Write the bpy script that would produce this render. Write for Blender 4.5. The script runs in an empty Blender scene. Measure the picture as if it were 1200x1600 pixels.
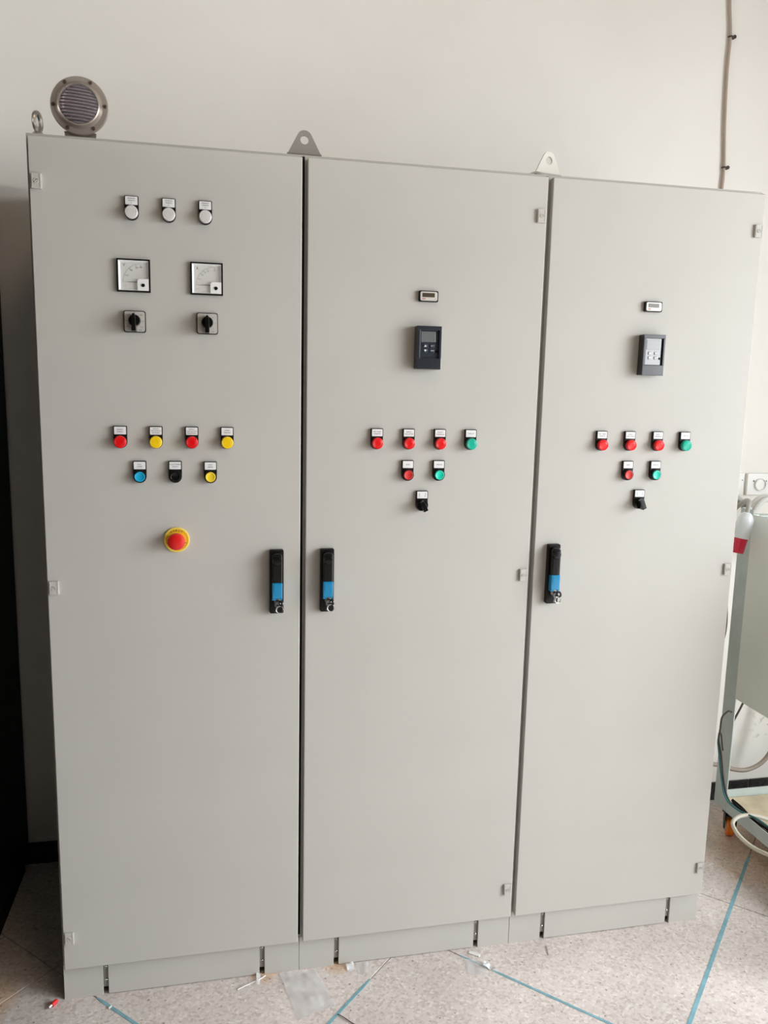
import bpy, bmesh, math, random
from mathutils import Vector, Matrix, noise
C = bpy.context.scene.collection
PI = math.pi
R = math.radians
random.seed(7)

# ---------------------------------------------------------------- camera, world, light, exposure
cd = bpy.data.cameras.new('camera'); cam = bpy.data.objects.new('camera', cd); C.objects.link(cam)
cd.sensor_fit = 'VERTICAL'; cd.sensor_height = 36; cd.sensor_width = 27
cd.lens = 1246.97 / 1600 * 36; cd.clip_start = 0.05; cd.clip_end = 100
cam.location = (0.3901, -1.9297, 1.5772)
cam.rotation_euler = (R(81.000), R(-1.273), R(-11.739))
bpy.context.scene.camera = cam

w = bpy.data.worlds.new('daylight'); bpy.context.scene.world = w; w.use_nodes = True
bg = w.node_tree.nodes['Background']; bg.inputs[0].default_value = (0.97, 0.98, 1.0, 1); bg.inputs[1].default_value = 4.0

def area(name, loc, target, sx, sy, power, col):
    d = bpy.data.lights.new(name, 'AREA'); d.shape = 'RECTANGLE'; d.size = sx; d.size_y = sy
    d.energy = power; d.color = col
    o = bpy.data.objects.new(name, d); C.objects.link(o); o.location = loc
    o.rotation_euler = (Vector(target) - Vector(loc)).to_track_quat('-Z', 'Z').to_euler()
    return o
# daylight entering by the big workshop door in the right wall
area('door_daylight', (4.9, -2.4, 2.8), (1.5, -0.8, 0.5), 3.4, 2.6, 320, (0.88, 0.95, 1.0))
area('left_fill', (-5.25, -3.1, 2.0), (0.0, -1.6, 1.2), 2.8, 2.0, 115, (1.0, 0.96, 0.90))  # added fill through an unseen left opening, brightens the trolley panel
# unseen warm fill added overhead to warm the upper left
area('warm_overhead_fill', (1.0, -1.6, 3.55), (1.0, -1.2, 0), 0.7, 0.7, 9, (1.0, 0.76, 0.50))

sc = bpy.context.scene
sc.view_settings.view_transform = 'Standard'; sc.view_settings.look = 'None'
sc.view_settings.exposure = 0.12; sc.view_settings.gamma = 1; sc.view_settings.use_curve_mapping = False

# ---------------------------------------------------------------- materials
MATS = {}
def mat(name, col, rough=0.5, metal=0.0, spec=0.5, coat=0.0, noise_amt=0.0, noise_scale=20, bump=0.0, bump_scale=200, trans=0.0, sss=0.0):
    if name in MATS: return MATS[name]
    m = bpy.data.materials.new(name); m.use_nodes = True
    nt = m.node_tree; b = nt.nodes['Principled BSDF']
    b.inputs['Base Color'].default_value = (*col, 1); b.inputs['Roughness'].default_value = rough
    b.inputs['Metallic'].default_value = metal; b.inputs['Specular IOR Level'].default_value = spec
    b.inputs['Coat Weight'].default_value = coat; b.inputs['Coat Roughness'].default_value = 0.08
    b.inputs['Transmission Weight'].default_value = trans
    tc = nt.nodes.new('ShaderNodeTexCoord')
    if noise_amt > 0:
        n = nt.nodes.new('ShaderNodeTexNoise'); n.inputs['Scale'].default_value = noise_scale; n.inputs['Detail'].default_value = 6
        r = nt.nodes.new('ShaderNodeMapRange'); r.inputs[1].default_value = 0.3; r.inputs[2].default_value = 0.7
        r.inputs[3].default_value = 1 - noise_amt; r.inputs[4].default_value = 1 + noise_amt * 0.4
        h = nt.nodes.new('ShaderNodeHueSaturation'); h.inputs['Color'].default_value = (*col, 1)
        nt.links.new(tc.outputs['Object'], n.inputs['Vector']); nt.links.new(n.outputs[0], r.inputs[0])
        nt.links.new(r.outputs[0], h.inputs['Value']); nt.links.new(h.outputs[0], b.inputs['Base Color'])
    if bump > 0:
        n2 = nt.nodes.new('ShaderNodeTexNoise'); n2.inputs['Scale'].default_value = bump_scale; n2.inputs['Detail'].default_value = 3
        bp = nt.nodes.new('ShaderNodeBump'); bp.inputs['Strength'].default_value = bump; bp.inputs['Distance'].default_value = 0.001
        nt.links.new(tc.outputs['Object'], n2.inputs['Vector']); nt.links.new(n2.outputs[0], bp.inputs['Height'])
        nt.links.new(bp.outputs[0], b.inputs['Normal'])
    MATS[name] = m
    return m

def film_mat(name, col, alpha, rough=0.15):
    """clear sheet plastic: mostly see-through, with a glossy and a little milky share"""
    if name in MATS: return MATS[name]
    m = bpy.data.materials.new(name); m.use_nodes = True
    nt = m.node_tree; b = nt.nodes['Principled BSDF']; out = nt.nodes['Material Output']
    b.inputs['Base Color'].default_value = (*col, 1); b.inputs['Roughness'].default_value = rough
    t = nt.nodes.new('ShaderNodeBsdfTransparent'); mx = nt.nodes.new('ShaderNodeMixShader')
    mx.inputs[0].default_value = alpha
    nt.links.new(t.outputs[0], mx.inputs[1]); nt.links.new(b.outputs[0], mx.inputs[2]); nt.links.new(mx.outputs[0], out.inputs[0])
    MATS[name] = m
    return m

PAINT = mat('powder_coat_grey', (0.54, 0.522, 0.48), 0.55, spec=0.3, noise_amt=0.025, noise_scale=5, bump=0.12, bump_scale=900)
BLACK = mat('black_plastic', (0.008, 0.007, 0.007), 0.35, spec=0.25)
BLACKG = mat('black_gloss_plastic', (0.006, 0.006, 0.006), 0.2, spec=0.35)
BLACKM = mat('black_matt', (0.008, 0.008, 0.008), 0.75, spec=0.2)
WHITEP = mat('white_legend_plastic', (0.86, 0.85, 0.84), 0.4)
INK = mat('black_print', (0.05, 0.05, 0.055), 0.6)
RED = mat('red_lens', (0.78, 0.004, 0.006), 0.3, spec=0.4)
REDB = mat('red_button', (0.62, 0.025, 0.02), 0.4)
YEL = mat('yellow_lens', (0.95, 0.62, 0.004), 0.3, spec=0.4)
YELB = mat('yellow_button', (0.93, 0.66, 0.03), 0.35, coat=0.2)
BLUE = mat('blue_button', (0.005, 0.38, 0.66), 0.35, coat=0.3)
GREEN = mat('green_lens', (0.0, 0.46, 0.31), 0.3, spec=0.4)
GREENB = mat('green_button', (0.0, 0.66, 0.45), 0.35, coat=0.3)
CLEARL = mat('white_lens', (0.68, 0.66, 0.64), 0.25, coat=0.3)
CHROME = mat('chrome', (0.75, 0.74, 0.72), 0.12, metal=1.0)
STEEL = mat('zinc_steel', (0.50, 0.47, 0.42), 0.36, metal=0.9, noise_amt=0.1, noise_scale=60)
EMY = mat('emergency_yellow', (0.83, 0.50, 0.02), 0.4)
EMYL = mat('emergency_yellow_rim', (0.90, 0.66, 0.10), 0.4)
EMR = mat('emergency_red', (0.72, 0.012, 0.01), 0.35, coat=0.2)
HBLUE = mat('handle_blue', (0.0, 0.24, 0.48), 0.25, coat=0.5)
GLASS = film_mat('clear_cover', (0.9, 0.9, 0.9), 0.07, 0.05)
FILM = film_mat('clear_film', (0.85, 0.87, 0.88), 0.38, 0.10)
FILMB = film_mat('bright_film', (0.9, 0.94, 0.97), 0.72, 0.10)
DIAL = mat('meter_dial', (0.66, 0.65, 0.61), 0.5)
SILVERP = mat('brushed_silver_plate', (0.70, 0.67, 0.62), 0.4, metal=0.35)
LCD = mat('display_window', (0.17, 0.18, 0.18), 0.12, spec=1.0, coat=1.0)
KEYF = mat('keypad_face', (0.035, 0.045, 0.058), 0.10, spec=1.0, coat=1.0)
KEYF.node_tree.nodes['Principled BSDF'].inputs['Coat IOR'].default_value = 1.9
DARKB = mat('keypad_housing', (0.014, 0.018, 0.025), 0.28, spec=1.0)
LCDBR = mat('counter_window', (0.09, 0.07, 0.045), 0.15, coat=1.0)
WALLW = mat('socket_white', (0.86, 0.85, 0.82), 0.35)
CONDUIT = mat('tan_cable_sheath', (0.44, 0.35, 0.28), 0.6)
CLIPM = mat('dark_clip', (0.05, 0.022, 0.025), 0.5)
TROL = mat('grey_green_paint', (0.56, 0.63, 0.60), 0.4, noise_amt=0.1, noise_scale=14)
TROLP = mat('pale_green_panel_paint', (0.85, 0.89, 0.83), 0.35, noise_amt=0.04, noise_scale=6)
PLY = mat('stained_plywood', (0.72, 0.60, 0.42), 0.6, noise_amt=0.35, noise_scale=9)
ORANGE = mat('orange_wheel', (0.85, 0.20, 0.01), 0.4)
CABW = mat('white_cable_sheath', (0.72, 0.71, 0.69), 0.5)
CABG = mat('grey_cable_sheath', (0.42, 0.40, 0.36), 0.5)
HOSE = mat('taupe_hose', (0.33, 0.27, 0.22), 0.5)
CREAMH = mat('cream_hose', (0.66, 0.62, 0.52), 0.45)
TEALW = mat('teal_wire', (0.02, 0.16, 0.17), 0.4)
DARKW = mat('dark_wire', (0.05, 0.035, 0.03), 0.45)
PLUGW = mat('plug_white', (0.80, 0.84, 0.88), 0.3, coat=0.3)
PLUGR = mat('plug_red', (0.68, 0.01, 0.05), 0.25, coat=0.4)
SIRENR = mat('siren_flange', (0.44, 0.38, 0.33), 0.28, metal=0.4)
SIRENB = mat('siren_back', (0.035, 0.025, 0.028), 0.4)
SIRENS = mat('siren_slat', (0.25, 0.18, 0.21), 0.28, metal=0.3)
DARKCAB = mat('dark_enclosure_paint', (0.007, 0.007, 0.007), 0.6, spec=0.2, noise_amt=0.1)
REFLLUG = mat('lug_paint_with_reflection', (0.72, 0.70, 0.63), 0.12, coat=0.6)  # same lug paint as the grey one, bright reflection put into its colour
GREYLUG = mat('grey_lug_paint', (0.33, 0.305, 0.275), 0.35, metal=0.1)

# wall plaster: warm white paint with fine unevenness, scuffs low down on the right
def wall_mat():
    m = mat('painted_plaster', (0.80, 0.775, 0.735), 0.75, spec=0.25)
    nt = m.node_tree; b = nt.nodes['Principled BSDF']; L = nt.links.new
    tc = nt.nodes.new('ShaderNodeTexCoord')
    n = nt.nodes.new('ShaderNodeTexNoise'); n.inputs['Scale'].default_value = 1.6; n.inputs['Detail'].default_value = 7
    cr = nt.nodes.new('ShaderNodeValToRGB')
    cr.color_ramp.elements[0].position = 0.3; cr.color_ramp.elements[0].color = (0.82, 0.79, 0.735, 1)
    cr.color_ramp.elements[1].position = 0.65; cr.color_ramp.elements[1].color = (0.88, 0.855, 0.805, 1)
    L(tc.outputs['Object'], n.inputs['Vector']); L(n.outputs[0], cr.inputs[0])
    # small chips and scuffs
    n2 = nt.nodes.new('ShaderNodeTexNoise'); n2.inputs['Scale'].default_value = 42; n2.inputs['Detail'].default_value = 5
    L(tc.outputs['Object'], n2.inputs['Vector'])
    th = nt.nodes.new('ShaderNodeMapRange'); th.inputs[1].default_value = 0.56; th.inputs[2].default_value = 0.66
    L(n2.outputs[0], th.inputs[0])
    dist = nt.nodes.new('ShaderNodeVectorMath'); dist.operation = 'DISTANCE'; dist.inputs[1].default_value = (2.475, 0.665, 0.305)
    sc_ = nt.nodes.new('ShaderNodeVectorMath'); sc_.operation = 'MULTIPLY'; sc_.inputs[1].default_value = (1, 1, 1)
    L(tc.outputs['Object'], dist.inputs[0])
    mr = nt.nodes.new('ShaderNodeMapRange'); mr.inputs[1].default_value = 0.03; mr.inputs[2].default_value = 0.09; mr.inputs[3].default_value = 1; mr.inputs[4].default_value = 0
    L(dist.outputs['Value'], mr.inputs[0])
    # sparse pin marks everywhere
    v = nt.nodes.new('ShaderNodeTexVoronoi'); v.inputs['Scale'].default_value = 5.5
    L(tc.outputs['Object'], v.inputs['Vector'])
    pm = nt.nodes.new('ShaderNodeMapRange'); pm.inputs[1].default_value = 0.012; pm.inputs[2].default_value = 0.03; pm.inputs[3].default_value = 0.35; pm.inputs[4].default_value = 0
    L(v.outputs['Distance'], pm.inputs[0])
    mu = nt.nodes.new('ShaderNodeMath'); mu.operation = 'MULTIPLY'; L(th.outputs[0], mu.inputs[0]); L(mr.outputs[0], mu.inputs[1])
    mxv = nt.nodes.new('ShaderNodeMath'); mxv.operation = 'MAXIMUM'; L(mu.outputs[0], mxv.inputs[0]); L(pm.outputs[0], mxv.inputs[1])
    mx = nt.nodes.new('ShaderNodeMixRGB'); mx.inputs[2].default_value = (0.55, 0.53, 0.49, 1)
    L(mxv.outputs[0], mx.inputs[0]); L(cr.outputs[0], mx.inputs[1]); L(mx.outputs[0], b.inputs['Base Color'])
    n3 = nt.nodes.new('ShaderNodeTexNoise'); n3.inputs['Scale'].default_value = 14; n3.inputs['Detail'].default_value = 8
    L(tc.outputs['Object'], n3.inputs['Vector'])
    bp = nt.nodes.new('ShaderNodeBump'); bp.inputs['Strength'].default_value = 0.35; bp.inputs['Distance'].default_value = 0.004
    L(n3.outputs[0], bp.inputs['Height']); L(bp.outputs[0], b.inputs['Normal'])
    return m
WALL = wall_mat()
CEIL = mat('ceiling_paint', (0.16, 0.15, 0.135), 0.9)
DIMWALL = mat('workshop_wall_paint', (0.035, 0.03, 0.026), 0.9)

def floor_mat():
    m = mat('terrazzo', (0.6, 0.55, 0.5), 0.38, spec=0.4)
    nt = m.node_tree; b = nt.nodes['Principled BSDF']; L = nt.links.new
    tc = nt.nodes.new('ShaderNodeTexCoord'); co = tc.outputs['Object']
    def vor(scale, rnd=1.0):
        v = nt.nodes.new('ShaderNodeTexVoronoi'); v.inputs['Scale'].default_value = scale; v.inputs['Randomness'].default_value = rnd
        L(wv.outputs[0], v.inputs['Vector']); return v
    nz = nt.nodes.new('ShaderNodeTexNoise'); nz.inputs['Scale'].default_value = 55; nz.inputs['Detail'].default_value = 3
    L(co, nz.inputs['Vector'])
    wv = nt.nodes.new('ShaderNodeVectorMath'); wv.operation = 'MULTIPLY_ADD'; wv.inputs[1].default_value = (0.010, 0.010, 0.010)
    L(nz.outputs['Color'], wv.inputs[0]); L(co, wv.inputs[2])
    v1 = vor(150)
    cr = nt.nodes.new('ShaderNodeValToRGB'); cr.color_ramp.interpolation = 'LINEAR'
    e = cr.color_ramp.elements
    e[0].position = 0.0; e[0].color = (0.57, 0.495, 0.455, 1)
    e[1].position = 1.0; e[1].color = (0.84, 0.785, 0.75, 1)
    for p, c in ((0.22, (0.66, 0.585, 0.545, 1)), (0.45, (0.71, 0.64, 0.60, 1)), (0.75, (0.74, 0.67, 0.635, 1)), (0.9, (0.77, 0.705, 0.67, 1))):
        el = e.new(p); el.color = c
    sep = nt.nodes.new('ShaderNodeSeparateColor'); L(v1.outputs['Color'], sep.inputs[0]); L(sep.outputs[0], cr.inputs[0])
    # small dark specks
    v2 = vor(34)
    sp = nt.nodes.new('ShaderNodeMapRange'); sp.inputs[1].default_value = 0.07; sp.inputs[2].default_value = 0.12; sp.inputs[3].default_value = 0.75; sp.inputs[4].default_value = 0
    L(v2.outputs['Distance'], sp.inputs[0])
    m1 = nt.nodes.new('ShaderNodeMixRGB'); m1.inputs[2].default_value = (0.22, 0.17, 0.15, 1); L(sp.outputs[0], m1.inputs[0]); L(cr.outputs[0], m1.inputs[1])
    # broad tone variation
    n = nt.nodes.new('ShaderNodeTexNoise'); n.inputs['Scale'].default_value = 2.5; n.inputs['Detail'].default_value = 5; L(co, n.inputs['Vector'])
    r = nt.nodes.new('ShaderNodeMapRange'); r.inputs[1].default_value = 0.3; r.inputs[2].default_value = 0.7; r.inputs[3].default_value = 0.86; r.inputs[4].default_value = 1.1
    L(n.outputs[0], r.inputs[0])
    h = nt.nodes.new('ShaderNodeHueSaturation'); L(r.outputs[0], h.inputs['Value']); L(m1.outputs[0], h.inputs['Color'])
    # rusty tan stains by the trolley, tan tint by the left corner
    last = h.outputs[0]
    for (cx, cy, rad) in ((2.36, 0.30, 0.34), (-0.20, 0.06, 0.10), (0.50, 0.035, 0.05), (0.70, 0.035, 0.05)):  # last pair tints dirt and contact shade in along the plinth base
        d = nt.nodes.new('ShaderNodeVectorMath'); d.operation = 'DISTANCE'; d.inputs[1].default_value = (cx, cy, 0); L(co, d.inputs[0])
        n4 = nt.nodes.new('ShaderNodeTexNoise'); n4.inputs['Scale'].default_value = 9; n4.inputs['Detail'].default_value = 6; L(co, n4.inputs['Vector'])
        a = nt.nodes.new('ShaderNodeMath'); a.operation = 'MULTIPLY_ADD'; a.inputs[1].default_value = rad * 0.9; L(n4.outputs[0], a.inputs[0]); L(d.outputs['Value'], a.inputs[2])
        g = nt.nodes.new('ShaderNodeMapRange'); g.inputs[1].default_value = rad * 1.0; g.inputs[2].default_value = rad * 1.5; g.inputs[3].default_value = 0.7; g.inputs[4].default_value = 0
        L(a.outputs[0], g.inputs[0])
        mm = nt.nodes.new('ShaderNodeMixRGB'); mm.blend_type = 'MULTIPLY'; mm.inputs[2].default_value = (0.92, 0.68, 0.44, 1)
        L(g.outputs[0], mm.inputs[0]); L(last, mm.inputs[1]); last = mm.outputs[0]
    L(last, b.inputs['Base Color'])
    rr = nt.nodes.new('ShaderNodeMapRange'); rr.inputs[3].default_value = 0.28; rr.inputs[4].default_value = 0.55; L(n.outputs[0], rr.inputs[0]); L(rr.outputs[0], b.inputs['Roughness'])
    return m
TERR = floor_mat()
GROUT = mat('grey_grout', (0.36, 0.36, 0.36), 0.8)
TEAL = mat('teal_joint_filler', (0.23, 0.45, 0.52), 0.6, noise_amt=0.25, noise_scale=30)
SKIRT = mat('black_skirting_tile', (0.018, 0.018, 0.020), 0.18, noise_amt=0.3, noise_scale=40)

# ---------------------------------------------------------------- mesh helpers
def new_bm(): return bmesh.new()

def merge(bm, tmp, mi=0, M=None):
    me = bpy.data.meshes.new('tmp')
    for f in tmp.faces: f.material_index = mi
    if M is not None: bmesh.ops.transform(tmp, matrix=M, verts=tmp.verts)
    tmp.to_mesh(me); tmp.free(); bm.from_mesh(me); bpy.data.meshes.remove(me)

def box(bm, x0, x1, y0, y1, z0, z1, bev=0.0, mi=0, seg=2, M=None):
    t = bmesh.new()
    bmesh.ops.create_cube(t, size=1)
    bmesh.ops.transform(t, matrix=Matrix.Translation(((x0+x1)/2, (y0+y1)/2, (z0+z1)/2)) @ Matrix.Diagonal((x1-x0, y1-y0, z1-z0, 1)), verts=t.verts)
    if bev > 0: bmesh.ops.bevel(t, geom=t.edges[:], offset=bev, segments=seg, affect='EDGES', profile=0.5)
    merge(bm, t, mi, M)

def lathe(bm, prof, M=None, seg=32, mi=0, close=True):
    """profile [(radius, height)] turned about local z; M places it"""
    t = bmesh.new(); rings = []
    for r, h in prof:
        if r < 1e-6: rings.append([t.verts.new((0, 0, h))])
        else: rings.append([t.verts.new((r*math.cos(2*PI*i/seg), r*math.sin(2*PI*i/seg), h)) for i in range(seg)])
    for a, b in zip(rings, rings[1:]):
        for i in range(seg):
            j = (i+1) % seg
            if len(a) == 1 and len(b) == 1: continue
            if len(a) == 1: t.faces.new((a[0], b[i], b[j]))
            elif len(b) == 1: t.faces.new((a[i], a[j], b[0]))
            else: t.faces.new((a[i], a[j], b[j], b[i]))
    bmesh.ops.recalc_face_normals(t, faces=t.faces)
    merge(bm, t, mi, M)

def FRONT(x, y, z):   # local z of a lathe -> towards the viewer side (-y)
    return Matrix.Translation((x, y, z)) @ Matrix.Rotation(R(90), 4, 'X')

def catmull(pts, n=8):
    P = [Vector(p) for p in pts]
    if len(P) < 3: return P
    out = []
    Q = [2*P[0]-P[1]] + P + [2*P[-1]-P[-2]]
    for i in range(1, len(Q)-2):
        for k in range(n):
            t = k/n
            out.append(0.5*((2*Q[i]) + (-Q[i-1]+Q[i+1])*t + (2*Q[i-1]-5*Q[i]+4*Q[i+1]-Q[i+2])*t*t + (-Q[i-1]+3*Q[i]-3*Q[i+1]+Q[i+2])*t**3))
    out.append(P[-1]); return out

def tube(bm, pts, r, seg=8, mi=0, n=8, closed=False):
    P = catmull(pts, n) if n > 1 else [Vector(p) for p in pts]
    t = bmesh.new(); rings = []; up = Vector((0.12, 0.33, 0.93)).normalized()
    m = len(P)
    for i, p in enumerate(P):
        if closed: d = (P[(i+1) % m] - P[i-1]).normalized()
        else: d = (P[min(i+1, m-1)] - P[max(i-1, 0)]).normalized()
        a = d.cross(up)
        if a.length < 1e-4: a = d.cross(Vector((1, 0, 0)))
        a.normalize(); b = d.cross(a); up = b if b.dot(up) > 0 else -b
        rings.append([t.verts.new(p + r*(math.cos(2*PI*k/seg)*a + math.sin(2*PI*k/seg)*up)) for k in range(seg)])
    pairs = list(zip(rings, rings[1:]))
    if closed: pairs.append((rings[-1], rings[0]))
    for A, B in pairs:
        for k in range(seg):
            l = (k+1) % seg; t.faces.new((A[k], A[l], B[l], B[k]))
    if not closed: t.faces.new(rings[0]); t.faces.new(rings[-1])
    bmesh.ops.recalc_face_normals(t, faces=t.faces)
    merge(bm, t, mi)

def prism(bm, outline, y0, y1, bev=0.0, mi=0, M=None):
    """closed outline [(x,z)] extruded from y0 (front) to y1"""
    t = bmesh.new()
    a = [t.verts.new((x, y0, z)) for x, z in outline]; b = [t.verts.new((x, y1, z)) for x, z in outline]
    fa = t.faces.new(a); fb = t.faces.new(b); n = len(a)
    for i in range(n): t.faces.new((a[i], a[(i+1) % n], b[(i+1) % n], b[i]))
    bmesh.ops.recalc_face_normals(t, faces=t.faces)
    if bev > 0:
        es = [e for e in t.edges if all(abs(v.co.y-y0) < 1e-7 for v in e.verts)]
        bmesh.ops.bevel(t, geom=es, offset=bev, segments=2, affect='EDGES', profile=0.5)
    merge(bm, t, mi, M)

def rrect(w, h, r, n=5, cx=0, cz=0):
    o = []
    for (sx, sz, a0) in ((1, 1, 0), (-1, 1, 90), (-1, -1, 180), (1, -1, 270)):
        for k in range(n+1):
            a = R(a0 + 90*k/n); o.append((cx + sx*(w/2-r) + r*math.cos(a), cz + sz*(h/2-r) + r*math.sin(a)))
    return o

def text(bm, s, size, x, y, z, mi=1, rot=0, align='CENTER', thick=0.0001):
    """flat print whose face looks towards -y; (x,z) is its centre"""
    cu = bpy.data.curves.new('print', 'FONT'); cu.body = s; cu.size = size; cu.align_x = align; cu.align_y = 'CENTER'
    cu.extrude = thick; cu.resolution_u = 2
    o = bpy.data.objects.new('print', cu); C.objects.link(o)
    dg = bpy.context.evaluated_depsgraph_get(); me = bpy.data.meshes.new_from_object(o.evaluated_get(dg))
    bpy.data.objects.remove(o); bpy.data.curves.remove(cu)
    t = bmesh.new(); t.from_mesh(me); bpy.data.meshes.remove(me)
    merge(bm, t, mi, Matrix.Translation((x, y, z)) @ Matrix.Rotation(R(90), 4, 'X') @ Matrix.Rotation(rot, 4, 'Z'))

def obj(name, bm, mats, parent=None, loc=(0, 0, 0), rot=(0, 0, 0), smooth=True, ang=32):
    me = bpy.data.meshes.new(name); bm.to_mesh(me); bm.free()
    for m in (mats if isinstance(mats, (list, tuple)) else [mats]): me.materials.append(m)
    if smooth:
        me.polygons.foreach_set('use_smooth', [True]*len(me.polygons)); me.set_sharp_from_angle(angle=R(ang))
    me.update()
    o = bpy.data.objects.new(name, me); C.objects.link(o); o.location = loc; o.rotation_euler = rot
    if smooth:
        wn = o.modifiers.new('weighted_normals', 'WEIGHTED_NORMAL'); wn.mode = 'FACE_AREA'; wn.weight = 100; wn.keep_sharp = True
    if parent: o.parent = parent
    return o

def tag(o, label=None, cat=None, group=None, kind=None):
    if label: o['label'] = label
    if cat: o['category'] = cat
    if group: o['group'] = group
    if kind: o['kind'] = kind
    return o

def thing(name, label, cat, loc=(0, 0, 0), rz=0, group=None):
    o = bpy.data.objects.new(name, None); C.objects.link(o); o.location = loc; o.rotation_euler = (0, 0, rz)
    o.empty_display_size = 0.05
    return tag(o, label, cat, group)

# ---------------------------------------------------------------- setting: floor, walls, ceiling
X0, X1, Y0, Y1, ZC = -5.0, 3.4, -6.0, 0.665, 3.7
bm = new_bm(); box(bm, X0-0.1, X1+0.1, Y0-0.1, Y1+0.1, -0.20, -0.003)
floor = tag(obj('floor', bm, GROUT, smooth=False), 'speckled pinkish beige terrazzo slab floor with teal joints', kind='structure')
# slabs lie diagonally: joints on x-y = US and on x+y = VS
US = [-7.4, -6.4, -5.4, -4.36, -3.32, -2.28, -1.24, -0.20, 0.825, 1.885, 2.92, 3.95, 4.98, 6.0, 7.0, 8.0, 9.0, 10.0]
VS = [-13.6, -12.6, -11.6, -10.6, -9.65, -8.68, -7.70, -6.73, -5.76, -4.79, -3.82, -2.85, -1.88, -0.89, 0.087, 1.043, 2.02, 3.0, 3.97, 4.95]
J = 0.0022
def clip_poly(poly, keep, isect):
    out = []
    for i in range(len(poly)):
        a, b = poly[i], poly[(i+1) % len(poly)]
        ka, kb = keep(a), keep(b)
        if ka: out.append(a)
        if ka != kb: out.append(isect(a, b))
    return out
def clip_rect(poly):
    for ax, lim, sg in ((0, X0, 1), (0, X1, -1), (1, Y0, 1), (1, Y1, -1)):
        poly = clip_poly(poly, lambda p: (p[ax]-lim)*sg >= 0,
                         lambda a, b: tuple(a[k] + (b[k]-a[k])*((lim-a[ax])/(b[ax]-a[ax])) for k in (0, 1)))
        if len(poly) < 3: return []
    return poly
def slab_mesh(poly):
    b = new_bm()
    cx = sum(p[0] for p in poly)/len(poly); cy = sum(p[1] for p in poly)/len(poly)
    t = bmesh.new()
    lo = [t.verts.new((x, y, -0.004)) for x, y in poly]; hi = [t.verts.new((x, y, -0.0008)) for x, y in poly]
    ins = [t.verts.new((x+(cx-x)*0.0018, y+(cy-y)*0.0018, 0.0)) for x, y in poly]
    n = len(poly); t.faces.new(ins)
    for i in range(n):
        j = (i+1) % n
        t.faces.new((lo[i], lo[j], hi[j], hi[i])); t.faces.new((hi[i], hi[j], ins[j], ins[i]))
    bmesh.ops.recalc_face_normals(t, faces=t.faces)
    merge(b, t); return b
for i in range(len(US)-1):
    for j in range(len(VS)-1):
        u0, u1, v0, v1 = US[i]+J, US[i+1]-J, VS[j]+J, VS[j+1]-J
        P = [((u+v)/2, (v-u)/2) for u, v in ((u0, v0), (u1, v0), (u1, v1), (u0, v1))]
        P = clip_rect(P)
        if len(P) >= 3:
            obj('terrazzo_slab', slab_mesh(P), TERR, floor, smooth=False)
def strip(p, q, wd, z=0.0008):
    b = new_bm(); a, c = Vector((*p, 0)), Vector((*q, 0)); d = (c-a); n = Vector((-d.y, d.x, 0)).normalized()*wd/2
    t = bmesh.new(); N = max(4, int(d.length/0.03)); rows = []
    for k in range(N+1):
        s = k/N; c0 = a+d*s; wv = 1 + 0.18*noise.noise(Vector((c0.x*30, c0.y*30, 0)))
        if k == 0 or k == N: wv *= 0.5
        rows.append([t.verts.new(c0+n*wv+Vector((0, 0, -0.003))), t.verts.new(c0+n*wv+Vector((0, 0, z))), t.verts.new(c0-n*wv+Vector((0, 0, z))), t.verts.new(c0-n*wv+Vector((0, 0, -0.003)))])
    for A, B in zip(rows, rows[1:]):
        for k in range(3): t.faces.new((A[k], A[k+1], B[k+1], B[k]))
    t.faces.new(rows[0]); t.faces.new(rows[-1])
    bmesh.ops.recalc_face_normals(t, faces=t.faces); merge(b, t)
    return tag(obj('joint_filler', b, TEAL, floor, smooth=False), 'teal filler in a slab joint')
strip((0.073, 0.014), (0.55, -0.463), 0.0085)
strip((0.779, -0.046), (0.28, -0.545), 0.0085)
strip((1.115, -0.072), (1.75, -0.707), 0.008)
strip((2.180, 0.295), (1.15, -0.735), 0.0105)
strip((1.043, 0.0), (1.10, -0.057), 0.0045)

def wallbox(name, label, x0, x1, y0, y1, z0, z1, m):
    b = new_bm(); box(b, x0, x1, y0, y1, z0, z1)
    return tag(obj(name, b, m, smooth=False), label, kind='structure')
wallbox('wall_back', 'off-white plastered wall behind the cabinets', X0-0.1, X1+0.1, Y1, Y1+0.15, 0, ZC, WALL)
b = new_bm()
box(b, X0-0.15, X0, Y0, -4.6, 0, ZC); box(b, X0-0.15, X0, -1.6, Y1, 0, ZC); box(b, X0-0.15, X0, -4.6, -1.6, 0, 0.9); box(b, X0-0.15, X0, -4.6, -1.6, 3.0, ZC)
tag(obj('wall_left', b, DIMWALL, smooth=False), 'unseen workshop wall with a wide opening added for fill light', kind='structure')
wallbox('wall_front', 'dim workshop wall', X0-0.1, X1+0.1, Y0-0.15, Y0, 0, ZC, DIMWALL)
wallbox('ceiling', 'workshop ceiling', X0-0.1, X1+0.1, Y0-0.1, Y1+0.1, ZC, ZC+0.12, CEIL)
DY0, DY1, DZ = -3.9, -0.65, 2.6      # opening of the workshop door
b = new_bm()
box(b, X1, X1+0.15, Y0, DY0, 0, ZC); box(b, X1, X1+0.15, DY1, Y1, 0, ZC); box(b, X1, X1+0.15, DY0, DY1, DZ, ZC)
tag(obj('wall_right', b, WALL, smooth=False), 'white wall with a wide open workshop door', kind='structure')
b = new_bm()
box(b, X1-0.02, X1+0.17, DY0-0.06, DY0, 0, DZ+0.06); box(b, X1-0.02, X1+0.17, DY1, DY1+0.06, 0, DZ+0.06); box(b, X1-0.02, X1+0.17, DY0, DY1, DZ, DZ+0.06)
tag(obj('trim_1', b, TROL, smooth=False), 'steel frame of the workshop door', kind='structure')

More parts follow.
